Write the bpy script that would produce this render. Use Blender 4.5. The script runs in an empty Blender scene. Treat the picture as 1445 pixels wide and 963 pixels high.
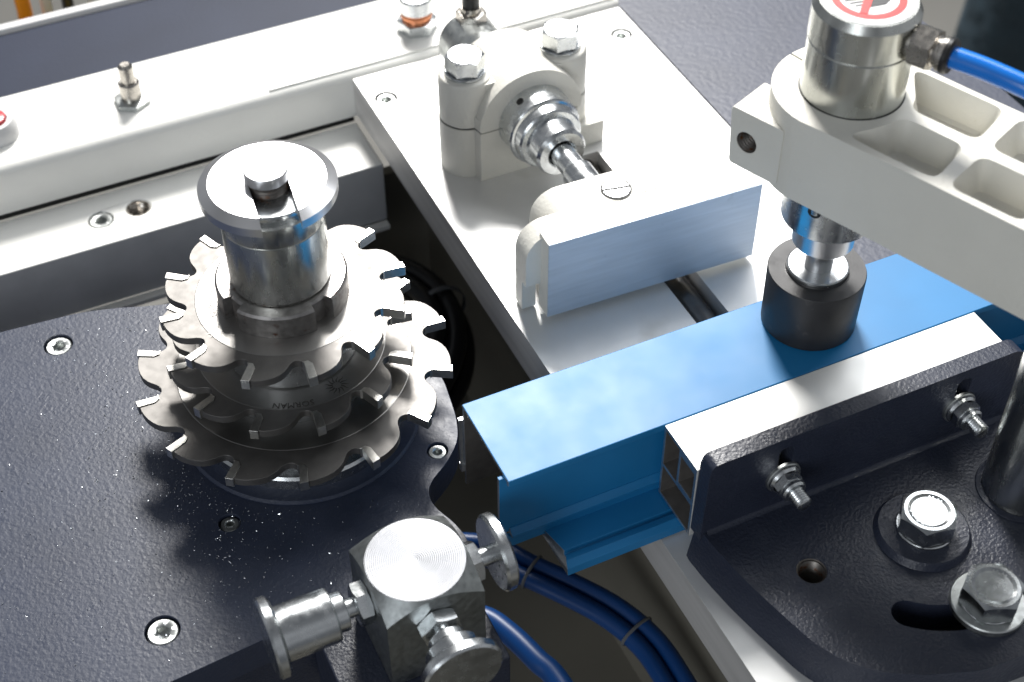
import bpy, bmesh, math, random
from math import pi, sin, cos, radians, hypot, atan2, tan, sqrt
from mathutils import Vector, Matrix

random.seed(7)
K = 0.001                                   # coordinates below are millimetres
S = bpy.context.scene
COL = S.collection

# ------------------------------------------------------------------ camera
cam_d = bpy.data.cameras.new('camera')
cam = bpy.data.objects.new('camera', cam_d)
COL.objects.link(cam)
S.camera = cam
R2 = Vector((0.9050, -0.4254, -0.0025)); FW = Vector((0.2960, 0.6341, -0.7144))
R2 = (R2 - FW * R2.dot(FW)).normalized(); FW.normalize(); U2 = R2.cross(FW)
CP = Vector((-90.51, -388.262, 452.0)) * K
m = Matrix((R2, U2, -FW)).transposed().to_4x4()
cam.matrix_world = Matrix.Translation(CP) @ m
cam_d.sensor_width = 36.0
cam_d.lens = 2153.7 / 1445 * 36
cam_d.clip_start = 0.02
cam_d.clip_end = 30.0
cam_d.dof.use_dof = True
cam_d.dof.focus_distance = 0.575
cam_d.dof.aperture_fstop = 13

# ------------------------------------------------------------------ light
w = bpy.data.worlds.new('World'); S.world = w; w.use_nodes = True
wn = w.node_tree.nodes; wl = w.node_tree.links
bg = wn['Background']
tc = wn.new('ShaderNodeTexCoord'); nz = wn.new('ShaderNodeTexNoise'); rmp = wn.new('ShaderNodeValToRGB')
nz.inputs['Scale'].default_value = 1.6; nz.inputs['Detail'].default_value = 2
rmp.color_ramp.elements[0].position = 0.36; rmp.color_ramp.elements[0].color = (0.13, 0.14, 0.155, 1)
rmp.color_ramp.elements[1].position = 0.68; rmp.color_ramp.elements[1].color = (0.52, 0.54, 0.57, 1)
wl.new(tc.outputs['Generated'], nz.inputs['Vector']); wl.new(nz.outputs['Fac'], rmp.inputs['Fac'])
wl.new(rmp.outputs['Color'], bg.inputs['Color'])
bg.inputs['Strength'].default_value = 0.76

def area(name, pos, target, size, power, col, sy=None, shape='DISK'):
    d = bpy.data.lights.new(name, 'AREA'); d.shape = shape if sy is None else 'RECTANGLE'
    d.size = size
    if sy: d.size_y = sy
    d.energy = power; d.color = col
    o = bpy.data.objects.new(name, d); COL.objects.link(o)
    p = Vector(pos); o.location = p
    o.rotation_euler = (Vector(target) - p).to_track_quat('-Z', 'Y').to_euler()
    return o
AIM = Vector((0.10, 0.0, 0.03))
KD = Vector((cos(radians(47)) * 0.36, cos(radians(47)) * 0.933, sin(radians(47))))
area('key_lamp', AIM + KD * 2.0, AIM, 0.48, 76, (1.0, 0.975, 0.94))
area('ceiling_lamp', (1.25, 0.95, 2.1), (0.1, 0.0, 0), 1.7, 34, (0.96, 0.98, 1.0), sy=1.2)
area('front_fill', (-2.0, -1.7, 0.95), (0.1, 0, 0.05), 1.0, 28, (0.91, 0.955, 1.0), sy=1.5)  # added cool fill lamp at front left, an unseen source

S.view_settings.view_transform = 'Standard'
S.view_settings.look = 'None'
S.view_settings.gamma = 1
S.view_settings.exposure = 0.0
S.view_settings.use_curve_mapping = False
S.cycles.max_bounces = 8

# ------------------------------------------------------------------ materials
MATS = {}
def mat(name, col, rough=0.4, metal=0.0, spec=0.5, bump=None, var=None, rvar=None, stretch=None,
        aniso=0.0, turned=0.0, stain=None, coat=0.0):
    """bump=(feature mm, strength, height mm)  var=(feature mm, amount)  stain=(feature mm, lo, hi, colour)"""
    M = bpy.data.materials.new(name); M.use_nodes = True
    N = M.node_tree.nodes; L = M.node_tree.links; P = N['Principled BSDF']
    P.inputs['Base Color'].default_value = (*col, 1); P.inputs['Roughness'].default_value = rough
    P.inputs['Metallic'].default_value = metal; P.inputs['Specular IOR Level'].default_value = spec
    P.inputs['Coat Weight'].default_value = coat
    T = N.new('ShaderNodeTexCoord'); co = T.outputs['Object']
    if stretch:
        mp = N.new('ShaderNodeMapping'); mp.inputs['Scale'].default_value = stretch
        L.new(co, mp.inputs['Vector']); co = mp.outputs['Vector']
    def noise(mm, det=3.0, vec=None):
        n = N.new('ShaderNodeTexNoise'); n.inputs['Scale'].default_value = 1000.0 / mm
        n.inputs['Detail'].default_value = det; L.new(vec or co, n.inputs['Vector']); return n.outputs['Fac']
    cs = None
    if var:
        mr = N.new('ShaderNodeMapRange'); L.new(noise(var[0], 5), mr.inputs['Value'])
        mr.inputs['From Min'].default_value = 0.25; mr.inputs['From Max'].default_value = 0.75
        mr.inputs['To Min'].default_value = 1 - var[1]; mr.inputs['To Max'].default_value = 1 + var[1] * 0.5
        mx = N.new('ShaderNodeMix'); mx.data_type = 'RGBA'; mx.blend_type = 'MULTIPLY'; mx.inputs[0].default_value = 1
        mx.inputs[6].default_value = (*col, 1); L.new(mr.outputs[0], mx.inputs[7]); cs = mx.outputs[2]
    if stain:
        mr = N.new('ShaderNodeMapRange'); L.new(noise(stain[0], 6, T.outputs['Object']), mr.inputs['Value'])
        mr.inputs['From Min'].default_value = stain[1]; mr.inputs['From Max'].default_value = stain[2]
        mx = N.new('ShaderNodeMix'); mx.data_type = 'RGBA'
        if cs: L.new(cs, mx.inputs[6])
        else: mx.inputs[6].default_value = (*col, 1)
        mx.inputs[7].default_value = (*stain[3], 1); L.new(mr.outputs[0], mx.inputs[0]); cs = mx.outputs[2]
    if cs: L.new(cs, P.inputs['Base Color'])
    if rvar:
        mr = N.new('ShaderNodeMapRange'); L.new(noise(rvar[0], 5), mr.inputs['Value'])
        mr.inputs['From Min'].default_value = 0.25; mr.inputs['From Max'].default_value = 0.75
        mr.inputs['To Min'].default_value = rough - rvar[1]; mr.inputs['To Max'].default_value = rough + rvar[1]
        L.new(mr.outputs[0], P.inputs['Roughness'])
    if bump:
        b = N.new('ShaderNodeBump'); b.inputs['Strength'].default_value = bump[1]
        b.inputs['Distance'].default_value = bump[2] * K * 2.6
        L.new(noise(bump[0], 2), b.inputs['Height']); L.new(b.outputs['Normal'], P.inputs['Normal'])
    if turned:
        wv = N.new('ShaderNodeTexWave'); wv.wave_type = 'RINGS'; wv.rings_direction = 'Z'; wv.inputs['Scale'].default_value = 314.16 / turned
        wv.inputs['Distortion'].default_value = 0.0; L.new(T.outputs['Object'], wv.inputs['Vector'])
        b = N.new('ShaderNodeBump'); b.inputs['Strength'].default_value = 0.5; b.inputs['Distance'].default_value = 0.00009
        L.new(wv.outputs['Fac'], b.inputs['Height']); L.new(b.outputs['Normal'], P.inputs['Normal'])
    if aniso:
        P.inputs['Anisotropic'].default_value = aniso
        tg = N.new('ShaderNodeTangent'); tg.direction_type = 'RADIAL'; tg.axis = 'Z'
        L.new(tg.outputs[0], P.inputs['Tangent'])
    MATS[name] = M; return M

mat('white_paint', (0.74, 0.735, 0.70), 0.34, bump=(2.2, 0.35, 0.12), var=(40, 0.06))
mat('cast_white', (0.66, 0.645, 0.59), 0.38, bump=(1.6, 0.5, 0.16), var=(30, 0.08), stain=(16, 0.70, 0.86, (0.42, 0.33, 0.22)))
mat('arm_white', (0.66, 0.645, 0.585), 0.42, bump=(1.8, 0.5, 0.13), var=(30, 0.06), stain=(9, 0.74, 0.84, (0.5, 0.45, 0.3)))
mat('plate_steel', (0.70, 0.70, 0.69), 0.40, metal=0.35, bump=(0.6, 0.12, 0.03), var=(26, 0.10), rvar=(14, 0.07), stain=(34, 0.62, 0.85, (0.48, 0.47, 0.44)))
mat('side_steel', (0.55, 0.54, 0.53), 0.5, metal=0.3, stretch=(1, 0.05, 1), bump=(0.7, 0.2, 0.03), var=(6, 0.2))
mat('dark_cast', (0.021, 0.026, 0.044), 0.40, spec=0.42, bump=(1.3, 0.75, 0.15), var=(20, 0.15), rvar=(5, 0.08))
mat('dark_table', (0.026, 0.034, 0.060), 0.44, spec=0.42, bump=(1.7, 0.5, 0.13), var=(30, 0.2), rvar=(6, 0.08))
mat('dark_sheet', (0.036, 0.043, 0.07), 0.48, spec=0.5, bump=(2.6, 0.55, 0.16), var=(30, 0.15))
mat('dark_panel', (0.018, 0.024, 0.044), 0.55, spec=0.2, bump=(2.0, 0.3, 0.1), var=(40, 0.15))
mat('zinc', (0.66, 0.68, 0.69), 0.24, metal=1, var=(5, 0.16), rvar=(3.5, 0.09), bump=(1.2, 0.08, 0.03))
mat('zinc_dull', (0.56, 0.58, 0.57), 0.36, metal=1, var=(3, 0.25), rvar=(2.5, 0.1), bump=(0.9, 0.2, 0.04))
mat('zinc_cylinder', (0.62, 0.63, 0.60), 0.25, metal=1, var=(7, 0.18), rvar=(5, 0.09), stretch=(1, 1, 0.35))
mat('turned_steel', (0.70, 0.70, 0.71), 0.30, metal=1, var=(9, 0.06))
mat('turned_aluminium', (0.105, 0.108, 0.115), 0.36, metal=1, var=(5, 0.12), turned=0.7)
mat('block_steel', (0.34, 0.36, 0.36), 0.40, metal=1, var=(2.5, 0.3), rvar=(2, 0.1), bump=(1.0, 0.3, 0.04))
mat('blade_steel', (0.185, 0.178, 0.17), 0.54, metal=1, var=(7, 0.18), rvar=(4, 0.06), bump=(0.5, 0.1, 0.02))
mat('hub_steel', (0.30, 0.292, 0.28), 0.40, metal=1, var=(8, 0.12))
mat('carbide', (0.58, 0.57, 0.54), 0.30, metal=1, var=(2, 0.2))
mat('nut_steel', (0.36, 0.345, 0.335), 0.38, metal=1, var=(3, 0.35), rvar=(2, 0.12), bump=(0.9, 0.25, 0.05), stain=(5, 0.60, 0.72, (0.13, 0.06, 0.04)))
mat('old_steel', (0.20, 0.185, 0.17), 0.45, metal=1, var=(3, 0.4), stain=(3, 0.55, 0.7, (0.16, 0.07, 0.03)))
mat('rail_front', (0.46, 0.465, 0.475), 0.5, metal=0.1, var=(30, 0.2), stain=(18, 0.7, 0.82, (0.22, 0.15, 0.07)))
mat('rail_dark', (0.16, 0.155, 0.15), 0.3, metal=1, var=(4, 0.2))
mat('brushed_aluminium', (0.55, 0.59, 0.64), 0.5, metal=0.6, stretch=(0.08, 1, 1), var=(2.0, 0.10), rvar=(1.2, 0.05), bump=(0.8, 0.12, 0.02), stain=(11, 0.66, 0.80, (0.36, 0.40, 0.45)))
mat('raw_aluminium', (0.60, 0.61, 0.62), 0.4, metal=1, var=(2, 0.2))
mat('blue_paint', (0.010, 0.168, 0.395), 0.47, spec=0.48, var=(22, 0.08), rvar=(20, 0.05))
mat('shaded_cell_grey', (0.10, 0.092, 0.085), 0.6, var=(4, 0.3))  # bare inner faces, grey darkened to carry the shade inside
mat('anodised_white', (0.78, 0.78, 0.76), 0.34, metal=0.25, var=(30, 0.04), rvar=(10, 0.05))
mat('rubber', (0.022, 0.022, 0.024), 0.48, var=(6, 0.3), bump=(0.8, 0.25, 0.05), rvar=(6, 0.1), stain=(7, 0.66, 0.76, (0.06, 0.055, 0.055)))
mat('blue_hose', (0.008, 0.165, 0.62), 0.22, spec=0.5)
mat('shaded_blue_hose', (0.003, 0.045, 0.18), 0.4, spec=0.5)  # blue hose colour darkened for the shade below the plate
mat('black_plastic', (0.012, 0.012, 0.013), 0.35)
mat('tie_plastic', (0.13, 0.135, 0.14), 0.4)
mat('nickel', (0.52, 0.49, 0.45), 0.26, metal=1, var=(3, 0.2), rvar=(2, 0.08))
mat('copper', (0.62, 0.25, 0.13), 0.34, metal=1, var=(2, 0.2))
mat('sticker_white', (0.80, 0.80, 0.80), 0.4)
mat('sticker_red', (0.72, 0.035, 0.035), 0.4)
mat('sticker_black', (0.015, 0.015, 0.02), 0.45)
mat('button_red', (0.55, 0.03, 0.04), 0.3)
mat('grey_plastic', (0.55, 0.55, 0.55), 0.35)
mat('engraving', (0.07, 0.065, 0.06), 0.6, metal=0.4)
mat('engraving_pale', (0.30, 0.29, 0.28), 0.5, metal=0.8)
mat('hole_black', (0.006, 0.006, 0.006), 0.6)
mat('cabinet', (0.15, 0.14, 0.115), 0.6, var=(60, 0.2))
mat('concrete', (0.20, 0.195, 0.18), 0.8, var=(300, 0.2))
mat('denim', (0.03, 0.055, 0.075), 0.85, var=(60, 0.5), bump=(60, 0.6, 8))
mat('shoe', (0.02, 0.018, 0.016), 0.5)
mat('yellow', (0.62, 0.44, 0.02), 0.5)
mat('orange', (0.75, 0.26, 0.01), 0.45)
mat('chip_metal', (0.75, 0.77, 0.80), 0.25, metal=1)

# ------------------------------------------------------------------ mesh helpers
Z3 = Vector((0, 0, 1))
def AX(pos, d=(0, 0, 1), spin=0.0):
    q = Z3.rotation_difference(Vector(d).normalized())
    return Matrix.Translation(Vector(pos)) @ q.to_matrix().to_4x4() @ Matrix.Rotation(spin, 4, 'Z')

def call(f, a): return f(a) if callable(f) else f
def ring(bm, prof, M=Matrix(), segs=64, arc=None):
    """lathe: prof = [(r, z)...]; r or z may be functions of the angle"""
    full = arc is None
    a0, a1 = arc if arc else (0, 2 * pi)
    n = segs if full else segs + 1
    rows = []
    for r, z in prof:
        if not callable(r) and abs(r) < 1e-6:
            rows.append([bm.verts.new(M @ Vector((0, 0, call(z, 0))))])
        else:
            rows.append([bm.verts.new(M @ Vector((call(r, a0 + (a1 - a0) * i / segs) * cos(a0 + (a1 - a0) * i / segs),
                                                  call(r, a0 + (a1 - a0) * i / segs) * sin(a0 + (a1 - a0) * i / segs),
                                                  call(z, a0 + (a1 - a0) * i / segs)))) for i in range(n)])
    for A, B in zip(rows, rows[1:]):
        for i in range(segs):
            j = (i + 1) % n
            try:
                if len(A) == 1 and len(B) == 1: continue
                if len(A) == 1: bm.faces.new((A[0], B[j], B[i]))
                elif len(B) == 1: bm.faces.new((A[i], A[j], B[0]))
                else: bm.faces.new((A[i], A[j], B[j], B[i]))
            except ValueError: pass
    return bm

def polyr(n, apothem):
    h = pi / n
    return lambda a: apothem / cos(((a + h) % (2 * h)) - h)

def hexhead(bm, af, h, M, n=6, rc=None, slope=0.45, recess=0.0, segs=72, both=False):
    rf = polyr(n, af / 2); rc = rc or af / 2 * 0.94
    zc = lambda a: h - (rf(a) - rc) * slope
    p = [(0, 0), (rf, 0), (rf, zc), (rc, h)]
    if both:
        p = [(0, 0), (rc, 0), (rf, lambda a: (rf(a) - rc) * slope), (rf, zc), (rc, h)]
    if recess: p += [(rc * 0.86, h), (rc * 0.72, h - recess), (0, h - recess)]
    else: p += [(0, h)]
    return ring(bm, p, M, segs)

def socket(bm, R, h, M, hexaf, depth, ch=0.5):
    hr = polyr(6, hexaf / 2)
    return ring(bm, [(0, 0), (R, 0), (R, h - ch), (R - ch, h), (hexaf * 0.66, h), (hr, h - 0.4), (hr, h - depth), (0, h - depth - 0.8)], M, 48)

def prism(bm, outer, holes=(), z0=0, z1=1, M=Matrix(), draft=0.0):
    """vertical extrusion of an outline with holes; draft widens the outer loop at the bottom"""
    cx = sum(p[0] for p in outer) / len(outer); cy = sum(p[1] for p in outer) / len(outer)
    def lp(pts, z, d=0.0):
        o = []
        for x, y in pts:
            if d:
                l = hypot(x - cx, y - cy); x += (x - cx) / l * d; y += (y - cy) / l * d
            o.append(bm.verts.new(M @ Vector((x, y, z))))
        return o
    loops = []
    for k, pts in enumerate([outer] + list(holes)):
        T = lp(pts, z1); B = lp(pts, z0, draft if k == 0 else 0)
        loops.append((T, B))
        for i in range(len(T)):
            j = (i + 1) % len(T); bm.faces.new((B[i], B[j], T[j], T[i]))
    for s in (0, 1):
        ed = []
        for lps in loops:
            V = lps[s]
            for i in range(len(V)):
                e = bm.edges.get((V[i], V[(i + 1) % len(V)]))
                ed.append(e)
        bmesh.ops.triangle_fill(bm, use_beauty=True, use_dissolve=False, edges=ed)
    return bm

def pocketed(bm, outer, pockets, z0, z1, zf, draft, M=Matrix()):
    """casting: outline with blind pockets whose walls lean"""
    T = [bm.verts.new(M @ Vector((x, y, z1))) for x, y in outer]
    B = [bm.verts.new(M @ Vector((x, y, z0))) for x, y in outer]
    n = len(T); ed = []
    for i in range(n):
        j = (i + 1) % n; bm.faces.new((B[i], B[j], T[j], T[i])); ed.append(bm.edges.get((T[i], T[j])))
    eb = [bm.edges.get((B[i], B[(i + 1) % n])) for i in range(n)]
    for pk in pockets:
        cx = sum(p[0] for p in pk) / len(pk); cy = sum(p[1] for p in pk) / len(pk)
        t = [bm.verts.new(M @ Vector((x, y, z1))) for x, y in pk]
        def ins(x, y, d):
            l = hypot(x - cx, y - cy); return (x - (x - cx) / l * d, y - (y - cy) / l * d)
        b1 = [bm.verts.new(M @ Vector((*ins(x, y, draft * 0.7), zf + 3.5))) for x, y in pk]
        b2 = [bm.verts.new(M @ Vector((*ins(x, y, draft), zf + 1))) for x, y in pk]
        b3 = [bm.verts.new(M @ Vector((*ins(x, y, draft + 2.2), zf))) for x, y in pk]
        q = len(pk)
        for P, Q in ((t, b1), (b1, b2), (b2, b3)):
            for i in range(q): bm.faces.new((P[i], P[(i + 1) % q], Q[(i + 1) % q], Q[i]))
        bm.faces.new(b3)
        ed += [bm.edges.get((t[i], t[(i + 1) % q])) for i in range(q)]
    bmesh.ops.triangle_fill(bm, use_beauty=True, use_dissolve=False, edges=ed)
    bmesh.ops.triangle_fill(bm, use_beauty=True, use_dissolve=False, edges=eb)
    return bm

def box(bm, x0, x1, y0, y1, z0, z1, M=Matrix()):
    v = [bm.verts.new(M @ Vector((x, y, z))) for z in (z0, z1) for x, y in ((x0, y0), (x1, y0), (x1, y1), (x0, y1))]
    for f in ((3, 2, 1, 0), (4, 5, 6, 7), (0, 1, 5, 4), (1, 2, 6, 5), (2, 3, 7, 6), (3, 0, 4, 7)):
        bm.faces.new([v[i] for i in f])
    return bm

def spline(pts, n=10):
    P = [Vector(p) for p in pts]; P = [P[0] * 2 - P[1]] + P + [P[-1] * 2 - P[-2]]; out = []
    for i in range(1, len(P) - 2):
        for k in range(n):
            t = k / n; a, b, c, d = P[i - 1:i + 3]
            out.append(0.5 * ((2 * b) + (c - a) * t + (2 * a - 5 * b + 4 * c - d) * t * t + (3 * b - a - 3 * c + d) * t ** 3))
    out.append(P[-2]); return out

def tube(bm, pts, r, segs=14):
    d = (pts[1] - pts[0]).normalized(); u = d.orthogonal().normalized(); rows = []
    for i, p in enumerate(pts):
        nd = (pts[min(i + 1, len(pts) - 1)] - pts[max(i - 1, 0)]).normalized()
        u = d.rotation_difference(nd) @ u; d = nd; v = d.cross(u)
        rows.append([bm.verts.new(p + (u * cos(2 * pi * k / segs) + v * sin(2 * pi * k / segs)) * r) for k in range(segs)])
    for A, B in zip(rows, rows[1:]):
        for k in range(segs): bm.faces.new((A[k], A[(k + 1) % segs], B[(k + 1) % segs], B[k]))
    bm.faces.new(rows[0][::-1]); bm.faces.new(rows[-1])
    return bm

def arc(cx, cy, r, a0, a1, n=10):
    return [(cx + r * cos(radians(a0 + (a1 - a0) * i / n)), cy + r * sin(radians(a0 + (a1 - a0) * i / n))) for i in range(n + 1)]
def circle(cx, cy, r, n=32): return [(cx + r * cos(2 * pi * i / n), cy + r * sin(2 * pi * i / n)) for i in range(n)]
def rrect(x0, x1, y0, y1, r, n=5):
    return arc(x1 - r, y1 - r, r, 0, 90, n) + arc(x0 + r, y1 - r, r, 90, 180, n) + arc(x0 + r, y0 + r, r, 180, 270, n) + arc(x1 - r, y0 + r, r, 270, 360, n)
def rounded(pts, r, n=4):
    """round the corners of a polygon"""
    out = []; q = len(pts)
    for i in range(q):
        p = Vector(pts[i]); a = Vector(pts[i - 1]); b = Vector(pts[(i + 1) % q])
        ra = min(r, (a - p).length * 0.45); rb = min(r, (b - p).length * 0.45)
        s = p + (a - p).normalized() * ra; e = p + (b - p).normalized() * rb
        for k in range(n + 1):
            t = k / n; out.append(tuple(s * (1 - t) ** 2 + p * 2 * t * (1 - t) + e * t * t))
    return out

def tag(o, label, cat, group=None):
    o['label'] = label; o['category'] = cat
    if group: o['group'] = group
    return o

def thing(name, base, label, cat, group=None):
    o = bpy.data.objects.new(name, None); COL.objects.link(o); o.empty_display_size = 0.01
    o.location = Vector(base) * K
    return tag(o, label, cat, group)

def wloc(o):
    p = Vector(o.location)
    while o.parent: o = o.parent; p = p + o.location
    return p

def obj(name, bm, m, parent=None, base=None, bevel=0.0, seg=2, ang=32, mats=None, barc=None):
    """bm is in world millimetres; base (mm) becomes the origin"""
    base = Vector(base) * K if base is not None else (wloc(parent) if parent else Vector((0, 0, 0)))
    bmesh.ops.remove_doubles(bm, verts=bm.verts, dist=1e-4)
    bmesh.ops.recalc_face_normals(bm, faces=bm.faces)
    for v in bm.verts: v.co = v.co * K - base
    for f in bm.faces: f.smooth = True
    me = bpy.data.meshes.new(name); bm.to_mesh(me); bm.free()
    me.set_sharp_from_angle(angle=radians(ang))
    for mm in (mats or [m]): me.materials.append(MATS[mm])
    o = bpy.data.objects.new(name, me); COL.objects.link(o)
    if parent:
        o.parent = parent; o.location = base - wloc(parent)
    else: o.location = base
    if bevel:
        b = o.modifiers.new('bevel', 'BEVEL'); b.width = bevel * K; b.segments = seg
        b.limit_method = 'ANGLE'; b.angle_limit = radians(38); b.use_clamp_overlap = True
        b.harden_normals = True
        for f in me.polygons: f.use_smooth = True
    return o

def share(name, src, parent, loc, rotz=0.0):
    """another piece with the same mesh"""
    o = src.copy(); o.name = name; COL.objects.link(o); o.parent = parent
    o.location = Vector(loc) * K - wloc(parent); o.rotation_euler = (0, 0, rotz); return o

def NB(): return bmesh.new()

def text_mesh(txt, size, depth=0.15):
    cu = bpy.data.curves.new('t', 'FONT'); cu.body = txt; cu.size = size; cu.align_x = 'CENTER'; cu.extrude = depth / 2
    cu.resolution_u = 2
    t = bpy.data.objects.new('t', cu); COL.objects.link(t)
    dg = bpy.context.evaluated_depsgraph_get(); me = bpy.data.meshes.new_from_object(t.evaluated_get(dg))
    bpy.data.objects.remove(t); bpy.data.curves.remove(cu); return me

def arc_text(txt, size, R, ang, z, ctr, flip=False):
    """letters laid round a circle; flip = feet outwards"""
    me = text_mesh(txt, size); bm = NB(); bm.from_mesh(me); bpy.data.meshes.remove(me)
    for v in bm.verts:
        x, y, h = v.co
        if flip: a = ang + x / R; r = R - y
        else: a = ang - x / R; r = R + y
        v.co = Vector((ctr[0] + r * cos(a), ctr[1] + r * sin(a), z + h))
    return bm

# ------------------------------------------------------------------ the setting
bm = NB(); box(bm, -3000, 4000, -2500, 5000, -860, -850)
o = obj('floor', bm, 'concrete'); o['kind'] = 'structure'
bm = NB(); box(bm, -330, 300, -330, 268, -196, -190)
o = obj('cabinet_floor', bm, 'cabinet'); o['kind'] = 'structure'
bm = NB(); box(bm, 60, 300, 208, 214, -190, -62); box(bm, 134, 140, -330, 200, -190, -20)
o = obj('cabinet_wall', bm, 'cabinet'); o['kind'] = 'structure'

bm = NB(); box(bm, -330, 40, 60, 171, -80, -70)
o = obj('shade_plate', bm, 'dark_cast'); o['kind'] = 'structure'  # added dark plate standing in for the shade below the rail

# base plate under profile and bearing block
t = thing('base_plate', (102, 0, 2), 'long pale steel base plate with dark slot, under the blue profile', 'plate')
bm = NB()
prism(bm, [(102, -330), (251, -330), (251, 209.4), (102, 209.4)],
      [rrect(170, 185.5, -40, 107, 1.0), circle(111, 188, 5.6), circle(240.6, 186.7, 5.6)], -19, 2)
for f in bm.faces: f.material_index = 0
bm.normal_update()
for f in bm.faces:
    if f.calc_center_median().x < 102.5 or f.calc_center_median().z < 0: f.material_index = 1
obj('slab', bm, 'plate_steel', t, mats=['plate_steel', 'side_steel'])
def cap_screw(parent, x, y, ztop, R, af, name='screw'):
    b = NB(); socket(b, R, 6, AX((x, y, ztop - 6), spin=random.random()), af, 3.2)
    return obj(name, b, 'zinc_dull', parent, base=(x, y, ztop - 6))
for x, y in ((111, 188), (240.6, 186.7)): cap_screw(t, x, y, 1.2, 4.7, 4.2)
bm = NB(); ring(bm, [(0, -45), (6.2, -45), (6.2, 112), (0, 112)], AX((178, 0, -7), (0, 1, 0)), 32)
obj('guide_rod', bm, 'rail_dark', t)

# long white beam at the back
t = thing('cross_beam', (0, 238, -21), 'long white painted box beam across the back with rounded front edge', 'beam')
pr = [(210, -21)] + arc(215, 0, 5, 180, 90, 6) + arc(264, 2, 3, 90, 0, 4) + [(267, -21)]
bm = NB(); prism(bm, [(a, b) for a, b in pr], [], -260, 252, Matrix(((0, 0, 1, 0), (1, 0, 0, 0), (0, 1, 0, 0), (0, 0, 0, 1))))
obj('beam_body', bm, 'white_paint', t, bevel=0.8)
bm = NB(); box(bm, 60, 250, 213.6, 262, 4.9, 5.7); obj('cover_sheet', bm, 'white_paint', t, bevel=0.25)

# lower white rail
t = thing('lower_rail', (0, 190, -60), 'lower white rail with a screw and an open hole behind the cutter', 'rail')
bm = NB(); prism(bm, [(-260, 172), (101.5, 172), (101.5, 209), (-260, 209)], [circle(-35.2, 190.5, 5.9), circle(-16.8, 191.5, 5.9)], -60, -24)
bmesh.ops.recalc_face_normals(bm, faces=bm.faces)
for f in bm.faces: f.material_index = 1 if f.normal.y < -0.9 else 0
obj('rail_body', bm, 'white_paint', t, bevel=0.9, mats=['white_paint', 'rail_front'])
bm = NB(); box(bm, -260, 101, 167.5, 172.2, -63, -60.2); obj('bottom_lip', bm, 'white_paint', t, bevel=0.4)
bm = NB(); box(bm, -260, 101, 210.6, 220, -24.2, -20.8); obj('gap_shade', bm, 'hole_black', t)  # black strip painting the deep shade between beam and rail
cap_screw(t, -35.2, 190.5, -24.3, 5.5, 5.0)
bm = NB(); ring(bm, [(5.85, -55), (5.85, -24.6), (5.3, -24.6)] + [(5.3 - (k % 2) * 0.5, -25.2 - k * 0.9) for k in range(22)], AX((-16.8, 191.5, 0)), 40)
obj('threaded_insert', bm, 'nickel', t)

# dark sheet behind the beam
t = thing('rear_tray', (0, 300, -20), 'dark blue grey metal tray behind the white beam', 'tray')
bm = NB(); box(bm, -330, 180, 268.5, 345, -18, -12); obj('tray_sheet', bm, 'dark_panel', t, bevel=0.6)
bm = NB(); box(bm, -330, 180, 345.2, 351, -20, -9); obj('edge_strip', bm, 'grey_plastic', t, bevel=1.0)
tag(obj('yellow_strip', box(NB(), -160, 6, 386, 396, -52, -44), 'yellow', bevel=0.5), 'yellow strip behind the dark tray, top left corner', 'strip')
for nm, x, y, r, h, mm, lb in (('orange_tube', -28, 404, 4.2, 60, 'orange', 'orange tube standing behind the yellow strip'),
                               ('white_tube', 12, 404, 4.4, 60, 'sticker_white', 'bright white tube, rightmost of the tubes behind yellow strip'),
                               ('grey_tube', -15, 406, 3.4, 60, 'grey_plastic', 'pale grey tube right beside the orange tube'),
                               ('black_tube', -3, 407, 3.4, 60, 'black_plastic', 'thin black tube between grey and white tubes')):
    b = NB(); tube(b, spline([(x, y, -60), (x + 1, y, -20), (x - 3, y + 4, h)], 6), r)
    tag(obj(nm, b, mm), lb, 'tube')

# dark textured tray, right back
bm = NB(); prism(bm, rounded([(253, -60), (389, -60), (389, 150), (372, 260), (253, 260)], 6), [], -6, 0.6)
tag(obj('side_tray', bm, 'dark_sheet', bevel=1.2), 'dark textured metal sheet beside the pale base plate', 'sheet')

# ------------------------------------------------------------------ cutter table
TB = [(-330, 114), (-94, 109), (-62, 106.5), (-48, 103), (-30, 96.5), (10, 88), (48, 62), (61, 30), (62.5, 5), (59, -16), (55, -27),
      (46, -36), (37, -41.5), (33.6, -47), (33.6, -54), (37, -62), (39, -72), (36, -81), (-40, -81.5), (-78, -84.5), (-330, -96)]
scr = [(-74, 91.3, 6.0, 5.3, 4.6), (-74.1, -63, 6.3, 5.6, 4.8), (-38.3, -27.7, 4.2, 3.7, 3.0), (45.4, -28.4, 4.2, 3.7, 3.0)]
t = thing('cutter_table', (-60, 0, 0), 'dark blue grey cast table under the saw blades', 'machine table')
bm = NB(); prism(bm, rounded(TB, 5, 3), [circle(x, y, r, 28) for x, y, r, _, _ in scr], -15, 0)
obj('table_slab', bm, 'dark_table', t, bevel=0.9, seg=3)
for x, y, r, rh, af in scr: cap_screw(t, x, y, -0.8, rh, af)
bm = NB(); ring(bm, [(47.6, -1), (47.6, 0.4), (46.6, 1.2), (0, 1.2)], AX((4.9, 13.6, 0)), 96)
obj('round_boss', bm, 'dark_table', t)
bm = NB(); box(bm, -330, 20, -79, 90, -90, -15.2); obj('table_support', bm, 'dark_cast', t)

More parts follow.
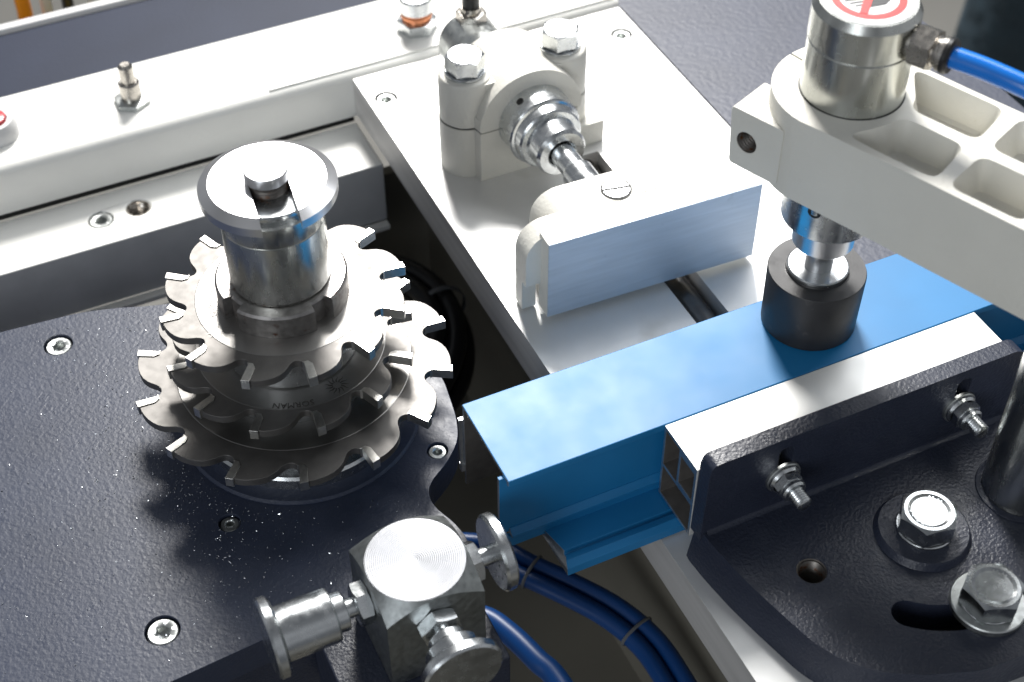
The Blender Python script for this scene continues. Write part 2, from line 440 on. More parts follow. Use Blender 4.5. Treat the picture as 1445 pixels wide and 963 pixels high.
# ------------------------------------------------------------------ saw spindle
SX, SY = 4.9, 13.6
sp = thing('cutter_spindle', (SX, SY, 0), 'upright steel cutter spindle with wide slotted cap on top', 'spindle')
A0 = AX((SX, SY, 0))
bm = NB(); ring(bm, [(0, 1.2), (41, 1.2), (41, 6), (40, 7), (34, 7), (34, 24.6), (0, 24.6)], A0, 96); obj('base_flange', bm, 'zinc', sp)
bm = NB(); ring(bm, [(20, 28.7), (32, 28.7), (32, 36.3), (20, 36.3)], A0, 96); obj('spacer_ring', bm, 'zinc', sp)
bm = NB(); ring(bm, [(20, 40.5), (25, 40.5), (25.5, 41), (25.5, 61), (25, 61.3), (20, 61.3)], A0, 96); obj('spacer_ring', bm, 'zinc', sp)
# slotted lock nut
sd = [radians(a) for a in (-42, -42 + 90, -42 + 180, -42 + 270)]
def nutr(a):
    for s in (-160, -70, 20, 110):
        d = (a - radians(s) + pi) % (2 * pi) - pi
        if abs(d) < radians(8.6): return 20.6
    return 24.0
NR = NB(); n = 240
ring(NR, [(17.5, 65.2), (nutr, 65.2), (nutr, 74.2), (lambda a: nutr(a) - 0.8, 75.0), (17.5, 75.0), (17.5, 65.2)], A0, n)
obj('lock_nut', NR, 'nut_steel', sp, ang=25)
bm = NB(); ring(bm, [(17.4, 65), (17.4, 75.2), (18.15, 75.8), (18.3, 76.5), (18.3, 102.0), (18.0, 102.25), (18.3, 102.5), (18.5, 103), (18.5, 111.0), (18.0, 111.8), (13, 111.8), (13, 110.6), (0, 110.6)], A0, 96)
obj('sleeve', bm, 'zinc_cylinder', sp, ang=28)
# C shaped cap washer with an open slot towards the front
sl = radians(-97.0)
def cwash(zl):
    pass
M_c = A0 @ Matrix.Rotation(sl, 4, 'Z')
def cpoly(R, hw, r_in):
    a = math.asin(hw / R)
    pts = arc(0, 0, R, math.degrees(a), 360 - math.degrees(a), 80)
    return pts + [(0.0, -hw)] + arc(0, 0, hw, 270, 90, 12)[1:-1] + [(0.0, hw)]
bm = NB()
P1 = cpoly(24.0, 6.8, 7); P2 = cpoly(20.4, 6.8, 7)
rows = [[bm.verts.new(M_c @ Vector((x, y, z))) for x, y in P] for P, z in ((P1, 113.2), (P1, 116.6), (P2, 118.6))]
for A, B in zip(rows, rows[1:]):
    for i in range(len(A)): bm.faces.new((A[i], A[(i + 1) % len(A)], B[(i + 1) % len(A)], B[i]))
for rr in (rows[0], rows[-1]):
    bmesh.ops.triangle_fill(bm, use_beauty=True, edges=[bm.edges.get((rr[i], rr[(i + 1) % len(rr)])) for i in range(len(rr))])
obj('slotted_cap', bm, 'turned_steel', sp, ang=14)
bm = NB(); ring(bm, [(16.5, 111.4), (16.5, 114.4), (16, 114.9), (0, 114.9)], A0, 72); obj('inner_washer', bm, 'zinc', sp)
bm = NB()
ring(bm, [(7.2, 112)] + [(7.2 - (k % 2) * 0.6, 113 + k * 0.7) for k in range(9)] + [(6.4, 119.2), (7.7, 119.8), (7.7, 123.2), (7.3, 123.7), (0, 123.7)], A0, 56)
for f in bm.faces: f.material_index = 1 if f.calc_center_median().z < 119.5 else 0
obj('stud', bm, 'zinc', sp, mats=['turned_steel', 'old_steel'])

# ------------------------------------------------------------------ saw blades
def blade(base_z, R, nt, phase, hubR, label, thick=3.3, txt=None):
    t = thing('saw_blade', (SX, SY, base_z - thick), label, 'saw blade', 'saw blades stacked on the spindle')
    k = R / 45.0; pitch = 360.0 / nt; q = pitch / 30.0
    tooth = [(44.0, -3.8), (43.9, -2.4), (36.4, -1.6), (36.0, 0.0), (34.7, 1.1), (33.9, 2.7), (33.8, 4.4), (34.3, 6.0), (35.4, 7.5), (37.1, 8.9), (39.0, 10.6), (40.7, 12.8), (42.0, 15.4), (43.0, 18.4), (43.7, 21.6), (44.0, 24.0)]
    pts = []
    for i in range(nt):
        for r, a in tooth:
            rr = R - (45 - r) * 0.9
            aa = radians(phase - i * pitch - a * q)
            pts.append((SX + rr * cos(aa), SY + rr * sin(aa)))
    # smooth the outline between the tooth seats
    bm = NB(); prism(bm, pts, [circle(SX, SY, 19, 48)], base_z - thick, base_z)
    obj('blade_body', bm, 'blade_steel', t, bevel=0.18, seg=1)
    bm = NB(); ring(bm, [(19.4, base_z - 0.2), (hubR, base_z - 0.2), (hubR, base_z + 0.05), (hubR - 0.25, base_z + 0.15), (19.4, base_z + 0.15)], AX((SX, SY, 0)), 96)
    hub = obj('hub_face', bm, 'hub_steel', t, ang=8)
    src = None
    for i in range(nt):
        a = radians(phase - i * pitch + 0.4)
        if src is None:
            bm = NB()
            prism(bm, [(R - 8.6, -0.9), (R - 7.8, -0.2), (R + 0.2, -0.2), (R - 0.2, 2.9), (R - 6.8, 2.7), (R - 8.6, 1.4)], [], base_z - thick - 0.6, base_z + 0.5, AX((SX, SY, 0)))
            src = obj('carbide_tip', bm, 'carbide', t, base=(SX, SY, base_z - thick), bevel=0.12, seg=1)
            src.rotation_euler = (0, 0, a)
        else: share('carbide_tip', src, t, (SX, SY, base_z - thick), a)
    return t, hub
b3, h3 = blade(28.5, 61.0, 14, -5.0, 45, 'largest saw blade, lowest of the three on the spindle')
b2, h2 = blade(40.2, 47.0, 12, -8.0, 35.8, 'middle saw blade between the top blade and the largest blade')
b1, h1 = blade(65.0, 45.6, 12, -8.5, 32.5, 'top saw blade directly under the slotted ring nut')
def sunburst(ctr, r0, r1, z, rot, n=13):
    bm = NB()
    for i in range(n):
        a = rot + 2 * pi * i / n
        pts = []
        for k in range(6):
            t = k / 5; r = r0 + (r1 - r0) * t; wv = 0.10 * sin(t * 6); wd = (0.45 - 0.4 * abs(t - 0.4)) * (1 - t * 0.8)
            pts.append((r, a + wv, wd))
        L = [bm.verts.new((ctr[0] + r * cos(b) - w_ * sin(b), ctr[1] + r * sin(b) + w_ * cos(b), z)) for r, b, w_ in pts]
        Rr = [bm.verts.new((ctr[0] + r * cos(b) + w_ * sin(b), ctr[1] + r * sin(b) - w_ * cos(b), z)) for r, b, w_ in pts]
        for k in range(5): bm.faces.new((L[k], L[k + 1], Rr[k + 1], Rr[k]))
    return bm
def engrave(parent, hub, z, ang, R, mm, flip, sun_a, sR):
    obj('lettering', arc_text('SORMAN', 3.6, R, ang, z + 0.24, (SX, SY), flip), mm, parent)
    c = (SX + sR * cos(sun_a), SY + sR * sin(sun_a))
    obj('sun_emblem', sunburst(c, 1.5, 4.6, z + 0.26, 0.3), mm, parent)
engrave(b2, h2, 40.2, radians(-108), 32.6, 'engraving', False, radians(-76), 30.5)
engrave(b1, h1, 65.0, radians(168), 28.2, 'engraving_pale', True, radians(198), 29.0)
obj('lettering', arc_text('Z 12', 3.4, 28.6, radians(-8), 65.24, (SX, SY), True), 'engraving_pale', b1)
obj('lettering', arc_text('USI', 3.2, 27.0, radians(12), 65.24, (SX, SY), True), 'engraving_pale', b1)
obj('lettering', arc_text('100', 3.2, 26.4, radians(-26), 65.24, (SX, SY), True), 'engraving_pale', b1)

# ------------------------------------------------------------------ things on the beam
t = thing('plunger_pin', (-2.5, 234, 5), 'small nickel plunger pin with hex base on white beam', 'pin')
A = AX((-2.5, 234, 5))
bm = NB(); hexhead(bm, 15.5, 2.6, A, slope=0.3); obj('hex_base', bm, 'zinc_dull', t)
bm = NB(); ring(bm, [(0, 2.6), (5, 2.6), (5, 11.5), (4.2, 12.3), (3.6, 12.3), (0, 12.3)], A, 32); obj('barrel', bm, 'nickel', t)
bm = NB(); ring(bm, [(3.5, 12), (3.5, 20.6), (2.2, 22), (0, 22)], A, 32); obj('pin_tip', bm, 'nickel', t)
t = thing('push_button', (-67.5, 236, 5), 'red push button in pale round housing at the left edge', 'button')
A = AX((-67.5, 236, 5))
bm = NB(); ring(bm, [(0, 0), (10.5, 0), (10.5, 6), (9, 9), (6.6, 9), (6.4, 8), (0, 8)], A, 48); obj('housing', bm, 'grey_plastic', t)
bm = NB(); ring(bm, [(0, 8), (6, 8), (6, 10.5), (5, 11), (0, 11)], A, 32); obj('button_cap', bm, 'button_red', t)
t = thing('drain_plug', (146, 232, 5), 'zinc hex plug with copper ring on the beam, behind the bearing block', 'plug')
A = AX((146, 232, 5), spin=0.3)
bm = NB(); hexhead(bm, 18, 7, A); obj('hex_base', bm, 'zinc', t)
bm = NB(); ring(bm, [(0, 7), (7.4, 7), (7.4, 8.2), (8, 8.6), (8, 10.2), (7.4, 10.6), (7.4, 12), (0, 12)], A, 40); obj('copper_ring', bm, 'copper', t)
bm = NB(); ring(bm, [(0, 12), (8.4, 12), (8.4, 19), (7.8, 19.8), (0, 19.8)], A, 40); obj('plug_head', bm, 'zinc', t)

# ------------------------------------------------------------------ bearing block
t = thing('bearing_block', (151, 127, 2), 'white split bearing block clamped by two hex bolts', 'bearing block')
CX1, CX2, CY = 127.5, 174.5, 127.0
def plan(r, grow=0.0):
    return ([(127 - grow, 110 - grow), (176 + grow, 110 - grow)] + arc(CX2, CY, r, -86, 86, 14) + [(171, 145), (131, 145)] + arc(CX1, CY, r, 94, 264, 14))
bm = NB(); prism(bm, plan(12.6), [], 2, 28.8); box(bm, 170, 191.5, 113, 140, 2.05, 14)
obj('lower_half', bm, 'cast_white', t, bevel=1.0, seg=3)
bm = NB()
prism(bm, plan(12.3), [], 29.6, 36)
ring(bm, [(0, 34), (12.3, 34), (12.3, 50), (11.4, 51.6), (9.6, 52.2), (0, 52.2)], AX((CX1, CY, 0)), 48)
ring(bm, [(0, 34), (12.3, 34), (12.3, 50), (11.4, 51.6), (9.6, 52.2), (0, 52.2)], AX((CX2, CY, 0)), 48)
dome = [(127.2, 29.7)] + [(152 - 25.6 * cos(radians(a)), 30 + 25.6 * sin(radians(a))) for a in range(4, 177, 5)] + [(176.8, 29.7)]
MXZ = Matrix(((1, 0, 0, 0), (0, 0, 1, 0), (0, 1, 0, 0), (0, 0, 0, 1)))      # local (x, z-profile) extruded along world y
prism(bm, dome, [], 109.4, 145.6, MXZ)
webp = [(128, 30), (128, 50.5)] + [(140, 51.0), (164, 51.0)] + [(174, 50.5), (174, 30)]
prism(bm, webp, [], 115.6, 138.4, MXZ)
obj('upper_half', bm, 'cast_white', t, bevel=1.3, seg=3)
bm = NB(); prism(bm, plan(12.0, -0.4), [], 28.5, 29.9); obj('split_gap', bm, 'hole_black', t)
def hexbolt(parent, x, y, z, af, h, spin, wR=None, wh=1.4, recess=0.0, name='hex_bolt', m_='zinc'):
    b = NB()
    if wR: ring(b, [(0, 0), (wR, 0), (wR, wh - 0.3), (wR - 0.3, wh), (0, wh)], AX((x, y, z)), 48)
    else: wh = 0
    ring(b, [(0, wh), (af * 0.47, wh), (af * 0.47, wh + 0.5), (0, wh + 0.5)], AX((x, y, z)), 48)
    hexhead(b, af, h, AX((x, y, z + wh + 0.4), spin=spin), recess=recess)
    return obj(name, b, m_, parent, base=(x, y, z), ang=12)
hexbolt(t, CX1, CY, 52.2, 15.6, 7.4, 0.22, 9.4)
hexbolt(t, CX2, CY, 52.2, 15.6, 7.4, 0.45, 9.4)
AR = AX((153, 110, 30.6), (0, -1, 0))
bm = NB()
ring(bm, [(0, -2), (17.2, -2), (17.4, 0.3), (17.2, 1.2), (17.2, 12.0), (16.6, 12.8), (15.6, 13.2), (15.2, 17.6), (14.4, 18.4), (12.2, 18.6), (11.9, 20), (11.9, 28.2), (10.8, 29.8), (7.0, 29.8), (6.4, 29.2), (6.4, 22), (0, 22)], AR, 72)
obj('gland_sleeve', bm, 'zinc', t, ang=26)
dcol = Vector((-0.52, 0.0, 0.854))
p0 = Vector((153, 105, 30.6)) + dcol * 16.9
bm = NB(); ring(bm, [(0, 0), (1.75, 0), (1.75, 0.45), (0, 0.45)], AX(p0, dcol), 24); obj('grub_screw_hole', bm, 'hole_black', t)

# air cylinder behind the block
t = thing('air_cylinder', (152, 165, 2), 'grey round air cylinder behind the white bearing block', 'air cylinder')
bm = NB(); ring(bm, [(0, 36), (11, 36), (14.6, 37), (14.6, 72), (13.6, 74), (9, 74.5), (0, 74.5)], AX((152, 110, 28), (0, 1, 0)), 56); obj('barrel', bm, 'zinc_dull', t)
bm = NB(); box(bm, 140, 164, 150, 178, 2, 18); obj('foot', bm, 'cast_white', t, bevel=1)
A = AX((153, 178, 40))
bm = NB(); hexhead(bm, 13, 6, A, both=True); ring(bm, [(0, -2), (5, -2), (5, 9), (0, 9)], A, 24); obj('hose_fitting', bm, 'nickel', t)
bm = NB(); tube(bm, spline([(153, 178, 48), (153, 178, 62), (156, 186, 84), (170, 220, 110)], 8), 4.2)
tag(obj('black_air_hose', bm, 'black_plastic'), 'black hose rising from the air cylinder behind bearing block', 'hose')

# ------------------------------------------------------------------ pressure jaw
PJ = Matrix.Translation((113.6, 14.6, 0)) @ Matrix.Rotation(radians(-2.2), 4, 'Z')
t = thing('pressure_jaw', (160, 25, 3), 'white cast pressure jaw with scratched aluminium front face', 'clamp jaw')
def jx(bm, prof, y0, y1, holes=()): return prism(bm, prof, holes, y0, y1, PJ @ MXZ)
bm = NB()
jx(bm, [(0, 5.2), (97.5, 5.2), (97.5, 45.4), (0, 45.4)], 0.25, 8.9)
obj('jaw_bar', bm, 'cast_white', t, bevel=0.35)
bm = NB(); jx(bm, [(0.2, 5.4), (97.3, 5.4), (97.3, 45.2), (0.2, 45.2)], -0.15, 0.25)
obj('front_face', bm, 'brushed_aluminium', t, bevel=0.12, seg=1)
bm = NB()
jx(bm, [(-6.8, 19)] + arc(5, 33, 11.8, 180, 90, 8) + arc(76, 36.8, 8, 90, 0, 6) + [(84, 19)], 6.5, 17.5)
jx(bm, [(-6.8, 3), (-0.5, 3), (-0.5, 22), (-6.8, 22)], 10.5, 17.4)
jx(bm, [(6, 8)] + arc(18, 33, 12, 180, 90, 8) + arc(60, 35, 10, 90, 0, 6) + [(70, 8)], 15, 32.5)
obj('jaw_casting', bm, 'cast_white', t, bevel=2.0, seg=4)
c = PJ @ Vector((40, 21, 45))
bm = NB(); ring(bm, [(0, -1.2), (6, -1.2), (6, 0.35), (5.7, 0.6), (0, 0.6)], AX(c), 40); obj('screw', bm, 'zinc', t)
bm = NB(); ring(bm, [(6.0, 0.3), (6.0, 0.48), (6.45, 0.48), (6.45, 0.3)], AX(c), 40); obj('screw_gap', bm, 'hole_black', t)
bm = NB(); box(bm, -5.9, 5.9, -0.6, 0.6, 0.4, 0.74, AX(c, spin=radians(-12))); obj('screw_slot', bm, 'hole_black', t)
bm = NB(); ring(bm, [(0, 0), (5.6, 0), (5.6, 18), (5.0, 18.4), (5.0, 20), (7.0, 20.4), (7.0, 41), (0, 41)], AX((153, 86, 30.6), (0, -1, 0)), 40)
obj('piston_rod', bm, 'zinc', t)

# ------------------------------------------------------------------ blue profile
t = thing('blue_profile', (48, -70, 2), 'blue painted aluminium window profile held under the rubber foot', 'profile')
MYZ = Matrix(((0, 0, 1, 0), (1, 0, 0, 0), (0, 1, 0, 0), (0, 0, 0, 1)))      # (y, z) profile extruded along x
def prof_part(name, prof, x0, x1, bev=0.25):
    bm = NB(); prism(bm, prof, [], x0, x1, MYZ); bm.normal_update()
    bmesh.ops.recalc_face_normals(bm, faces=bm.faces)
    for f in bm.faces: f.material_index = 1 if f.normal.x < -0.8 else (2 if name == 'back_wall' and f.normal.y < -0.8 or name == 'front_wall' and f.normal.y > 0.8 else 0)  # inner wall faces get the grey with shade in its colour
    return obj(name, bm, 'blue_paint', t, bevel=bev, mats=['blue_paint', 'raw_aluminium', 'shaded_cell_grey'])
XE = 345
prof_part('top_skin', [(-48.6, 45.6), (-48.6, 44.0), (-86.4, 44.0), (-86.6, 42.6), (-88.2, 42.6), (-88.2, 45.6)], 48, XE, 0.4)
prof_part('back_wall', [(-49.0, 43.9), (-50.4, 43.9), (-50.4, 2.2), (-49.0, 2.2)], 48, XE)
bm = NB(); box(bm, 46.8, 48.6, -48.9, -47.6, 12, 37.5); box(bm, 46.5, 49.5, -50.0, -47.8, 10, 13.5); box(bm, 46.6, 48.4, -49.4, -47.9, 36.2, 38.2)
obj('cut_burr', bm, 'raw_aluminium', t)
prof_part('front_wall', [(-84.8, 43.9), (-83.2, 43.9), (-83.2, 13.2), (-84.8, 13.2)], 46, XE)
prof_part('bead', [(-83.3, 15.2), (-83.3, 11.6), (-87.2, 11.6), (-87.4, 13.0), (-86.0, 13.9), (-85.2, 15.2)], 49.8, XE, 0.3)
prof_part('lower_wall', [(-84.2, 11.5), (-85.8, 11.5), (-85.8, 5.2), (-84.2, 5.2)], 48.6, XE)
bm = NB()
fl = [(-84.3, 7.0), (-96.8, 7.0), (-97.2, 5.6), (-98.6, 5.6), (-99.0, 7.4), (-101.8, 8.0), (-104.4, 6.6), (-104.8, 3.0), (-84.3, 3.0)]
def cutx(y): return 63.2 + 2.6 * sin((-84.5 - y) / 20.5 * pi) + 0.25 * sin(y * 3.1)
rows = [[bm.verts.new((x if x else cutx(y), y, z)) for y, z in fl] for x in (0, XE)]
q = len(fl)
for i in range(q): bm.faces.new((rows[0][i], rows[0][(i + 1) % q], rows[1][(i + 1) % q], rows[1][i]))
bm.faces.new(rows[0]).material_index = 1; bm.faces.new(rows[1])
obj('foot_flange', bm, 'blue_paint', t, bevel=0.25, mats=['blue_paint', 'raw_aluminium'])

bm = NB(); prism(bm, [(-88.5, 8.6), (-111.2, 8.6), (-111.2, 45.5), (-88.5, 45.5)],
                 [[(-89.8, 26.2), (-99.2, 26.2), (-99.2, 43.9), (-89.8, 43.9)], [(-100.6, 27.6), (-109.8, 27.6), (-109.8, 41.6), (-100.6, 41.6)],
                  [(-89.8, 10), (-109.8, 10), (-109.8, 24.6), (-89.8, 24.6)]], 109, 243, MYZ)
bmesh.ops.recalc_face_normals(bm, faces=bm.faces)
for f in bm.faces:
    c = f.calc_center_median()
    if abs(f.normal.x) > 0.9: f.material_index = 1
    elif -111 < c.y < -88.7 and 8.8 < c.z < 45.3: f.material_index = 2  # hollow cell walls, shade put into their grey
tag(obj('spacer_bar', bm, 'anodised_white', bevel=0.2, mats=['anodised_white', 'raw_aluminium', 'shaded_cell_grey'], base=(109, -100, 8.6)), 'white hollow spacer bar between blue profile and dark bracket', 'spacer')

# ------------------------------------------------------------------ angle bracket
t = thing('angle_bracket', (110, -112, 2), 'dark cast angle bracket bolted down in the right corner', 'bracket')
outl = [(109.6, -111.6), (110.6, -125), (112.8, -140), (115.6, -153), (120.5, -173), (126, -184), (134, -192), (146, -199), (165, -206), (262, -212), (262, -111.6)]
slot = []
C0 = (180.7, -150.6)
def sarc(r, a0, a1, n): return [(C0[0] + r * cos(radians(a0 + (a1 - a0) * i / n)), C0[1] + r * sin(radians(a0 + (a1 - a0) * i / n))) for i in range(n + 1)]
pm_ = lambda r, a: (C0[0] + r * cos(radians(a)), C0[1] + r * sin(radians(a)))
a_s, a_e = 226.0, 290.0
rs, hw = 36.2, 5.2
slot = sarc(rs + hw, a_s, a_e, 16)
ce = pm_(rs, a_e); slot += [(ce[0] + hw * cos(radians(a_e + k * 22.5)), ce[1] + hw * sin(radians(a_e + k * 22.5))) for k in range(1, 8)]
slot += sarc(rs - hw, a_e, a_s, 16)
cs_ = pm_(rs, a_s); slot += [(cs_[0] + hw * cos(radians(a_s + 180 + k * 22.5)), cs_[1] + hw * sin(radians(a_s + 180 + k * 22.5))) for k in range(1, 8)]
bm = NB()
prism(bm, rounded(outl, 4, 3), [circle(136.2, -148.0, 5.4, 36), slot], 2.05, 17.4, draft=0.0)
for v in bm.verts:
    if v.co.z < 3 and v.co.x < 160 and hypot(v.co.x - 136.2, v.co.y + 148) > 7 and v not in () :
        if v.co.x < 150 and v.co.y > -196 and hypot(v.co.x - C0[0], v.co.y - C0[1]) > rs + hw + 3: v.co.x -= 3.4; v.co.y -= 1.0
sl_h = [rrect(x - 3.0, x + 3.0, 28, 49.5, 2.9, 5) for x in (140.6, 216.0)]
fo = [(109.0, 14), (109.6, 50)] + arc(113.0, 51.2, 3.0, 180, 90, 5) + arc(236, 47.2, 7, 90, 0, 6) + [(243.5, 14)]
prism(bm, fo, sl_h, -118.2, -111.5, MXZ)
fil = [(-118.0, 17.2), (-118.0, 19.3)] + [(-120.2 + 2.2 * cos(radians(a)), 19.6 - 2.2 * sin(radians(a))) for a in (15, 35, 55, 75)] + [(-120.4, 17.2)]
prism(bm, fil, [], 111.5, 243.2, MYZ)
obj('casting', bm, 'dark_cast', t, bevel=1.25, seg=3)
bm = NB(); ring(bm, [(17.6, 17.0), (16.8, 18.0), (16.4, 19.6), (15.8, 20.2), (0, 20.2)], AX((180.7, -150.6, 0)), 72); obj('bolt_boss', bm, 'dark_cast', t)
bm = NB(); ring(bm, [(5.35, 2.5), (5.35, 17.2), (4.9, 16.9)] + [(4.9 - (k % 2) * 0.55, 16.2 - k * 0.75) for k in range(18)], AX((136.2, -148.0, 0)), 40); obj('threaded_hole', bm, 'old_steel', t, ang=20)
bm = NB(); ring(bm, [(5.4, 3.0), (0, 3.0)], AX((136.2, -148.0, 0)), 36); obj('hole_bottom', bm, 'hole_black', t)
bm = NB(); box(bm, 150, 196, -200, -164, 2.02, 2.6); obj('slot_shade', bm, 'hole_black', t)  # black sheet painting the darkness below the slot
def lettered_bolt(x, y, z, spin, wR, wh, dull):
    b = hexbolt(t, x, y, z, 18.6, 8.2, spin, wR, wh, recess=0.5, m_='zinc')
    h = z + wh + 0.4 + 8.2 - 0.36
    for tx, an in (('8.8', 35), ('M', 205), ('TC', 160)):
        obj('lettering', arc_text(tx, 3.3, 4.9, radians(an), h, (x, y)), 'zinc', b)
    return b
lettered_bolt(180.9, -150.8, 20.2, 0.35, 10.2, 1.2, False)
wsh = NB(); ring(wsh, [(6, 17.5), (12.9, 17.5), (12.9, 19.6), (12.5, 20.0), (6, 20.0)], AX((182.2, -185.6, 0)), 64); obj('washer', wsh, 'zinc_dull', t)
lettered_bolt(182.2, -185.6, 20.0, 0.12, 9.6, 0.3, True)
def stud_nut(x, z, spin):
    A = AX((x, -118.2, z), (0, -1, 0), spin)
    b = NB(); ring(b, [(0, 0), (6.9, 0), (6.9, 1.0), (6.5, 1.3), (0, 1.3)], A, 40); n_ = obj('lock_nut', b, 'zinc_dull', t, base=(x, -118.2, z))
    b = NB(); ring(b, [(5.2, 1.3), (6.3, 1.4), (6.2, 2.1), (5.4, 3.0)], A, 40); hexhead(b, 9.8, 5.0, AX((x, -118.2 - 1.4, z), (0, -1, 0), spin)); ring(b, [(4.6, 5.8), (4.7, 7.8), (4.0, 8.6), (0, 8.6)], A, 40)
    obj('nut_body', b, 'zinc', n_)
    b = NB(); ring(b, [(3.0 - (k % 2) * 0.4, 8 + k * 0.5) for k in range(13)] + [(2.3, 14.8), (0, 14.8)], A, 28); obj('stud_end', b, 'zinc', n_, ang=60)
stud_nut(140.6, 34.0, 0.4); stud_nut(216.0, 35.0, 0.1)

# ------------------------------------------------------------------ clamp arm and post
bm = NB(); ring(bm, [(0, 17.4), (14.2, 17.4), (14.2, 121), (0, 121)], AX((225, -149.5, 0)), 72)
p_ = thing('clamp_post', (225, -149.5, 17.4), 'thick round steel post at the right edge on the dark bracket', 'post')
obj('column', bm, 'zinc_cylinder', p_)
bm = NB(); ring(bm, [(14.3, 17.45), (16.4, 17.45), (16.2, 18.0), (14.3, 18.4)], AX((225, -149.5, 0)), 72); obj('base_collar', bm, 'dark_cast', p_)

PX, PY = 184.0, -64.5
TA = radians(-67.27)
MA = Matrix.Translation((PX, PY, 0)) @ Matrix.Rotation(TA, 4, 'Z') @ Matrix.Scale(-1, 4, (0, 1, 0))   # local (t, n): n towards the viewer
t = thing('cast_lever', (PX, PY, 120), 'cream painted cast lever with ribbed pockets holding the clamp cylinder', 'lever')
WD = 25.4
sa = [(-26.0 * cos(radians(a)), 26.0 * sin(radians(a))) for a in ()]
outl = [(112, -WD)]
hub = [(26.2 * cos(radians(a)), 26.2 * sin(radians(a))) for a in range(-90, -271, -6)]
g = radians(-174)
o2 = []
for (x, y), a in zip(hub, range(-90, -271, -6)):
    if abs(a + 174) < 3:
        c_, s_ = cos(g), sin(g); nx, ny = -s_ * 0.45, c_ * 0.45
        o2 += [(26.2 * c_ + nx, 26.2 * s_ + ny), (16.4 * c_ + nx, 16.4 * s_ + ny), (16.4 * c_ - nx, 16.4 * s_ - ny), (26.2 * c_ - nx, 26.2 * s_ - ny)]
    else: o2.append((x, y))
outl = [(112, -WD), (90, -WD), (60, -WD), (30, -WD), (6, -WD - 0.4)] + o2[1:-1] + [(6, WD + 0.4), (30, WD), (60, WD), (90, WD), (112, WD)] + \
       [(112 + WD * cos(radians(a)), WD * sin(radians(a))) for a in range(84, -85, -12)]
pk = []
pk.append(rounded([(9.5, -23.0), (43.6, -23.0), (44.8, -3.0), (20.8, -3.0), (18.5, -9.5), (14.5, -15.0)], 4.5))
pk.append(rounded([(21.0, 2.0), (43.6, 2.0), (45.0, 22.6), (25.0, 22.6), (12.5, 22.0), (18.4, 11.5)], 4.5))
for k in range(2):
    a = 49.5 + k * 30
    pk.append(rounded([(a, -23), (a + 25.5, -23), (a + 25.5, -2.6), (a, -2.6)], 4.5))
    pk.append(rounded([(a, 2.6), (a + 25.5, 2.6), (a + 25.5, 22.6), (a, 22.6)], 4.5))
bm = NB(); pocketed(bm, outl, pk, 120, 152, 140.5, 3.6, MA)
obj('arm_casting', bm, 'arm_white', t, bevel=1.0, seg=3)
MTZ = MA @ MXZ                                  # (t, z) outline extruded along n
bm = NB(); prism(bm, rounded([(-29.0, 144.6), (-8, 144.6), (-8, 121.8), (-27.6, 121.8)], 1.5), [circle(-21.6, 132.8, 4.0, 36)], 7.5, 25.35, MTZ)
obj('side_lug', bm, 'arm_white', t, bevel=0.9, seg=3)
A = MA @ Matrix.Translation((-21.6, 25.0, 132.8)) @ Matrix.Rotation(radians(-90), 4, 'X')
bm = NB(); ring(bm, [(3.95, 0.0)] + [(3.9 - (k % 2) * 0.55, -0.2 - k * 0.62) for k in range(18)] + [(0, -12)], A, 36)
obj('threaded_hole', bm, 'old_steel', t, ang=60)

cy = thing('clamp_cylinder', (PX, PY, 72), 'round zinc air cylinder through the cream lever with warning sticker', 'air cylinder')
A = AX((PX, PY, 0))
bm = NB(); ring(bm, [(16.2, 119), (17.1, 151.8), (17.1, 171.8), (16.7, 172.2), (16.7, 172.5), (17.3, 172.9), (17.3, 183.6), (15.6, 186.2), (0, 186.2)], A, 96); obj('cylinder_body', bm, 'zinc_cylinder', cy, ang=24)
bm = NB(); ring(bm, [(17.0, 151.9), (17.0, 152.12), (17.45, 152.1), (17.45, 151.9)], A, 96); obj('base_gap_line', bm, 'hole_black', cy)  # black ring painted as the dark gap round the cylinder's foot
bm = NB(); ring(bm, [(0, 97.6), (15.9, 97.6), (16.5, 98.2), (16.5, 121), (0, 121)], A, 80); obj('lower_collar', bm, 'zinc', cy)
dv = Vector((cos(radians(214)), sin(radians(214)), 0))
bm = NB(); ring(bm, [(2.4, -2), (2.4, 0.25), (1.7, 0.25), (1.7, 0.1), (0, 0.1)], AX(Vector((PX, PY, 110.5)) + dv * 16.35, dv), 24); obj('grub_screw', bm, 'hole_black', cy)
bm = NB(); ring(bm, [(0, 85.2), (10.4, 85.2), (11.1, 86), (11.1, 97.8), (0, 97.8)], A, 64); obj('end_ring', bm, 'turned_steel', cy)
bm = NB(); ring(bm, [(0, 73), (5.3, 73), (5.3, 85.4), (0, 85.4)], A, 40); obj('piston_rod', bm, 'turned_steel', cy)
bm = NB(); ring(bm, [(0, 186.2), (14.9, 186.2), (14.9, 186.45), (0, 186.45)], A, 96); st = obj('warning_sticker', bm, 'sticker_white', cy)
bm = NB(); ring(bm, [(9.4, 186.42), (9.4, 186.6), (11.9, 186.6), (11.9, 186.42)], A, 96); obj('red_ring', bm, 'sticker_red', st)
AS = AX((PX, PY, 0), spin=radians(0))
ex = Vector((R2.x, R2.y, 0)).normalized(); MS = Matrix.Translation((PX, PY, 0)) @ Matrix.Rotation(atan2(ex.y, ex.x), 4, 'Z')
bm = NB(); prism(bm, [(-4.4, -8.6), (-1.9, -9.3), (4.4, 8.6), (1.9, 9.3)], [], 186.5, 186.72, MS); obj('red_slash', bm, 'sticker_red', st)
bm = NB()
prism(bm, [(-1.2, -5.6), (4.6, -3.9), (6.4, -1.6), (6.6, 3.0), (0.5, 3.6), (-1.5, 1.0)], [], 186.45, 186.58, MS)
